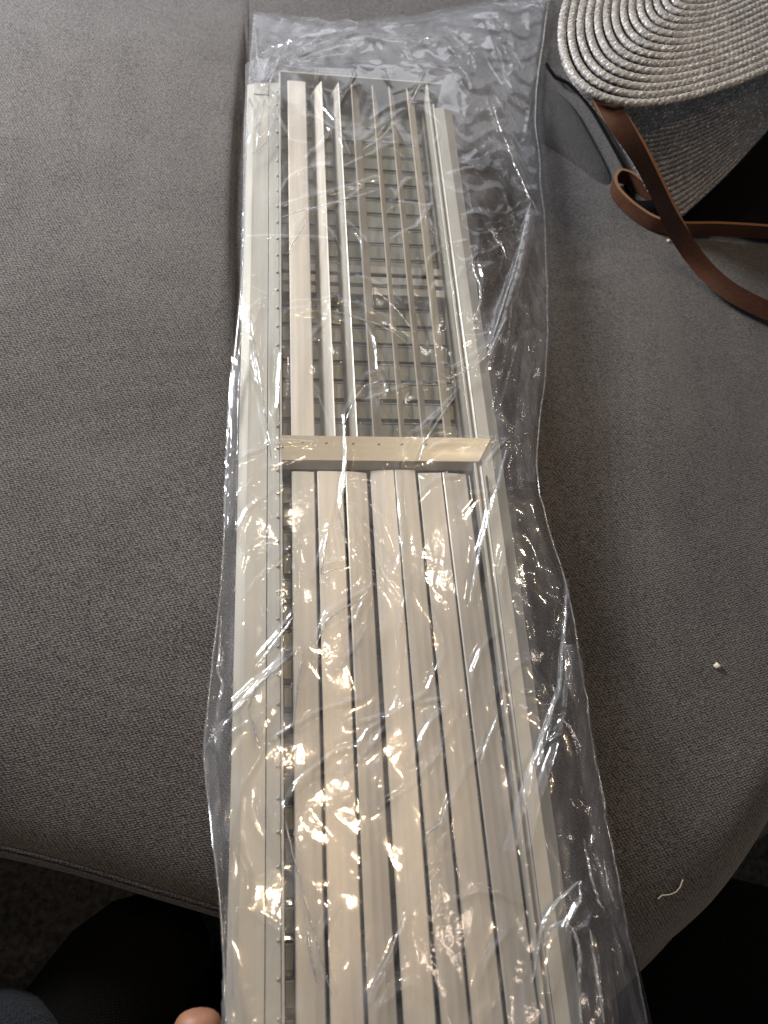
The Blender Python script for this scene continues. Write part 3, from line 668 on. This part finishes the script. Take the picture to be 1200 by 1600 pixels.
# body rows: between the rim of the base and the mouth edge
rim_px = [(868, 112), (884, 128), (908, 146), (940, 158), (985, 164), (1040, 158), (1080, 150), (1140, 132), (1200, 108), (1290, 70)]
mouth_px = [(1022, 306, .03), (1036, 318, .028), (1050, 330, .025), (1064, 337, .022), (1092, 312, .025), (1120, 285, .03), (1146, 258, .035), (1174, 226, .042), (1204, 192, .05), (1290, 105, .07)]
rimW = np.array([P(*v, .1258) for v in ((880, 92), (888, 108), (902, 130), (935, 151), (985, 161), (1040, 158), (1090, 148), (1150, 129), (1200, 108), (1290, 65))]); mouW = np.array([P(*m_) for m_ in mouth_px])
rimS = poly_resample(rimW, 60)
# keep the correspondence of the corner when resampling
tk = np.linspace(0, 1, len(rimW)); tq = np.linspace(0, 1, 70)
rimS = np.stack([np.interp(tq, tk, rimW[:, k]) for k in range(3)], 1); mouS = np.stack([np.interp(tq, tk, mouW[:, k]) for k in range(3)], 1)
for it in range(3):
    for A in (rimS, mouS): A[1:-1] = (A[:-2] + 2 * A[1:-1] + A[2:]) / 4
camv = Vector(CAM)
NB = 24
for j in range(NB):
    k = (j + .5) / NB
    crv = rimS * (1 - k) + mouS * k
    bul = .012 * math.sin(math.pi * k)
    pts = [Vector(v) + Vector((0, 0, bul * .5)) + Vector((-.5, -.6, 0)) * (bul * .3) for v in crv]
    pts = resample(pts, .0011)
    ch('body_row', braid('body_row', pts, lambda q, pts=pts: (Vector((-.35, -.5, .8))).normalized(), .0030, 2 * math.pi / .0150), MAT_STRAW)
# black lining of the mouth, extended inside the strap loop as painted shade
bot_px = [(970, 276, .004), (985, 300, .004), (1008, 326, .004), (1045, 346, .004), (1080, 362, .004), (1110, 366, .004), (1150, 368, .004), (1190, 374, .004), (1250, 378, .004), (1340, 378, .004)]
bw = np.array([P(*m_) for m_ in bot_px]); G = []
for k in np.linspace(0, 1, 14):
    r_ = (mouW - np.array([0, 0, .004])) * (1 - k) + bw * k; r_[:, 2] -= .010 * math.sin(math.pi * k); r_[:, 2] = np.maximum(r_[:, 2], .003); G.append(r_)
lin = ch('lining_and_shade', grid_mesh('lining_and_shade', np.array(G)), MAT_BLACK)
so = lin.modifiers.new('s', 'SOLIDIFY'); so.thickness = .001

def ribbon(name, pts, wdir, width, th, n=90):
    a = np.array(pts); k = np.linspace(0, 1, len(a)); q = np.linspace(0, 1, n)
    # Catmull-like smoothing
    p = np.stack([np.interp(q, k, a[:, c]) for c in range(3)], 1); wd = np.stack([np.interp(q, k, np.array(wdir)[:, c]) for c in range(3)], 1)
    for it in range(18):
        p[1:-1] = (p[:-2] + 2 * p[1:-1] + p[2:]) / 4; wd[1:-1] = (wd[:-2] + 2 * wd[1:-1] + wd[2:]) / 4
    V = []; F = []
    for i in range(n):
        t = Vector(p[min(i + 1, n - 1)] - p[max(i - 1, 0)]).normalized(); w_ = Vector(wd[i]); w_ = (w_ - t * w_.dot(t)).normalized(); nn = t.cross(w_).normalized()
        c = Vector(p[i])
        for sx, sz in ((-1, -1), (1, -1), (1, 1), (-1, 1)): V.append(c + w_ * (sx * width / 2) + nn * (sz * th / 2))
    mats = []
    for i in range(n - 1):
        for s_ in range(4):
            F.append((i * 4 + s_, i * 4 + (s_ + 1) % 4, (i + 1) * 4 + (s_ + 1) % 4, (i + 1) * 4 + s_)); mats.append(1 if s_ in (1, 3) else 0)
    F += [(0, 1, 2, 3), tuple(range((n - 1) * 4, n * 4))]; mats += [1, 1]
    me = mesh(name, V, F); me.materials.append(MAT_LEATHER); me.materials.append(MAT_EDGE)
    me.polygons.foreach_set('material_index', mats); me.polygons.foreach_set('use_smooth', [True] * len(me.polygons))
    bm = bmesh.new(); bm.from_mesh(me); bmesh.ops.recalc_face_normals(bm, faces=bm.faces); bm.to_mesh(me); bm.free(); me.set_sharp_from_angle(angle=.8)
    return me
s1 = [P(*v) for v in [(915, 112, .1245), (940, 150, .1245), (962, 184, .122), (1000, 240, .107), (1030, 300, .079), (1050, 345, .050), (1072, 385, .026), (1102, 424, .016), (1140, 457, .013), (1200, 486, .012), (1290, 520, .012)]]
wv = [(.85, -.5, .1)] * 5 + [(.8, -.3, .3), (.6, .3, .7), (.4, .5, .75), (.3, .5, .8), (.2, .5, .85), (.2, .5, .85)]
ch('leather_strap', ribbon('leather_strap', s1, wv, .0140, .0028), None)
s2 = [P(*v) for v in [(1300, 372, .014), (1200, 362, .014), (1120, 357, .014), (1060, 358, .014), (1020, 350, .013), (985, 326, .012), (962, 303, .011), (957, 286, .011), (966, 273, .011), (986, 279, .011), (1010, 300, .011), (1035, 318, .012)]]
ch('leather_strap', ribbon('leather_strap', s2, [(-.1, .05, 1)] * 12, .0130, .0026, 120), None)

# ------------------------------------------------------------------ crumbs and lint
m, nt, b = newmat('cream_crumb'); b.inputs['Base Color'].default_value = (.75, .68, .55, 1); MAT_CRUMB = m
for (px, py, r, lab) in ((1119, 1041, .0020, 'cream crumb on the sofa seat right of the plastic bag'), (1044, 377, .0013, 'tiny pale crumb beside the leather strap')):
    q = P(px, py, .006); bm = bmesh.new(); bmesh.ops.create_icosphere(bm, subdivisions=2, radius=r)
    for v in bm.verts: v.co *= 1 + rng.uniform(-.25, .2)
    me = bpy.data.meshes.new('crumb'); bm.to_mesh(me); bm.free()
    o = link('crumb', me, MAT_CRUMB, None, True); zz = float(z_right(np.array([q[0]]), np.array([q[1]]))[0]); q = P(px, py, zz); o.location = (q[0], q[1], zz + r * .6); tag(o, lab, 'crumb')
lp = []
for px, py in [(1028, 1405), (1034, 1399), (1046, 1398), (1056, 1394), (1063, 1386), (1067, 1374)]:
    zz = float(z_right(P(px, py, 0)[:1], P(px, py, 0)[1:2])[0]); q = P(px, py, zz + .001); lp.append(q)
lt = link('lint_thread', tube_mesh('lint_thread', resample(lp, .001), .00035, 6), MAT_CRUMB)
tag(lt, 'thin pale curled thread on the sofa near its front edge', 'thread')

# ------------------------------------------------------------------ person (left thumb in view, legs, dark top and black shade masses below)
def skin_body(name, chains, mat, parent=None, sub=2):
    V = []; E = []; Rd = []; cache = {}
    for chn in chains:
        prev = None
        for p, r in chn:
            key = tuple(round(c, 5) for c in p)
            if key not in cache: cache[key] = len(V); V.append(p); Rd.append(r)
            k = cache[key]
            if prev is not None: E.append((prev, k))
            prev = k
    me = bpy.data.meshes.new(name); me.from_pydata(V, E, []); o = bpy.data.objects.new(name, me); COL.objects.link(o)
    o.modifiers.new('skin', 'SKIN')
    for i, r in enumerate(Rd): me.skin_vertices[0].data[i].radius = (r, r)
    me.skin_vertices[0].data[0].use_root = True
    o.modifiers['skin'].use_smooth_shade = True
    s_ = o.modifiers.new('sub', 'SUBSURF'); s_.levels = sub; s_.render_levels = sub
    me.materials.append(mat)
    if parent: o.parent = parent
    return o
tp = P(312, 1571, .030)
T = Vector(tp)
palm = Vector((-.062, -.405, .012))
chains = [
 [((-.17, -.66, .02), .034), ((-.115, -.52, .015), .027), (tuple(palm + Vector((-.01, -.02, 0))), .026), (tuple(palm), .024)],
 [(tuple(palm), .024), (tuple(T + Vector((-.016, -.075, -.008))), .015), (tuple(T + Vector((-.006, -.036, -.001))), .0130), (tuple(T + Vector((0, -.010, 0))), .0130), (tuple(T), .0098)],
 [(tuple(palm), .024), (-.030, -.370, -.012, )[:3] and ((-.030, -.375, -.014), .0115), ((.005, -.365, -.020), .0095), ((.028, -.365, -.016), .0085), ((.042, -.366, -.010), .0065)],
 [(tuple(palm), .024), ((-.032, -.395, -.016), .0115), ((.006, -.388, -.022), .0098), ((.032, -.388, -.018), .0086), ((.047, -.388, -.011), .0066)],
 [(tuple(palm), .024), ((-.036, -.415, -.016), .011), ((.002, -.411, -.022), .0093), ((.026, -.411, -.018), .0082), ((.040, -.411, -.012), .0063)],
 [(tuple(palm), .024), ((-.044, -.434, -.014), .0098), ((-.008, -.434, -.020), .0082), ((.010, -.434, -.016), .0072), ((.022, -.434, -.012), .0056)],
]
person = skin_body('person', chains, MAT_SKIN)
tag(person, 'person in dark jeans and black top, one thumb at the bag edge, lower left', 'person')
jl = [[((-.30, -.62, -.08), .075), ((-.20, -.42, -.075), .062), (tuple(P(5, 1640, -.07)), .044), (tuple(P(-20, 1660, -.20)), .040), ((-.21, -.36, -.40), .040)]]
skin_body('leg_and_shade', jl, MAT_JEANS, person)
j2 = [[((-.09, -.60, -.12), .07), ((-.07, -.42, -.12), .058), ((-.062, -.335, -.125), .046), ((-.06, -.315, -.20), .045), ((-.06, -.33, -.40), .045)]]
jk = skin_body('leg_and_shade', j2, MAT_BLACK, person)
bk = [[((-.14, -.60, -.14), .11), ((-.135, -.42, -.15), .09), ((-.112, -.268, -.15), .064), ((-.040, -.285, -.15), .056)]]  # jacket hem, enlarged in black to darken the shaded floor
shade_leg = [[((.30, -.66, -.15), .12), ((.325, -.43, -.15), .115), ((.325, -.29, -.16), .11), ((.215, -.340, -.16), .065)]]  # black leg form added where the seat front lies in shadow
skin_body('leg_and_shade', shade_leg, MAT_BLACK, person)
skin_body('hem_and_shade', bk, MAT_BLACK, person)
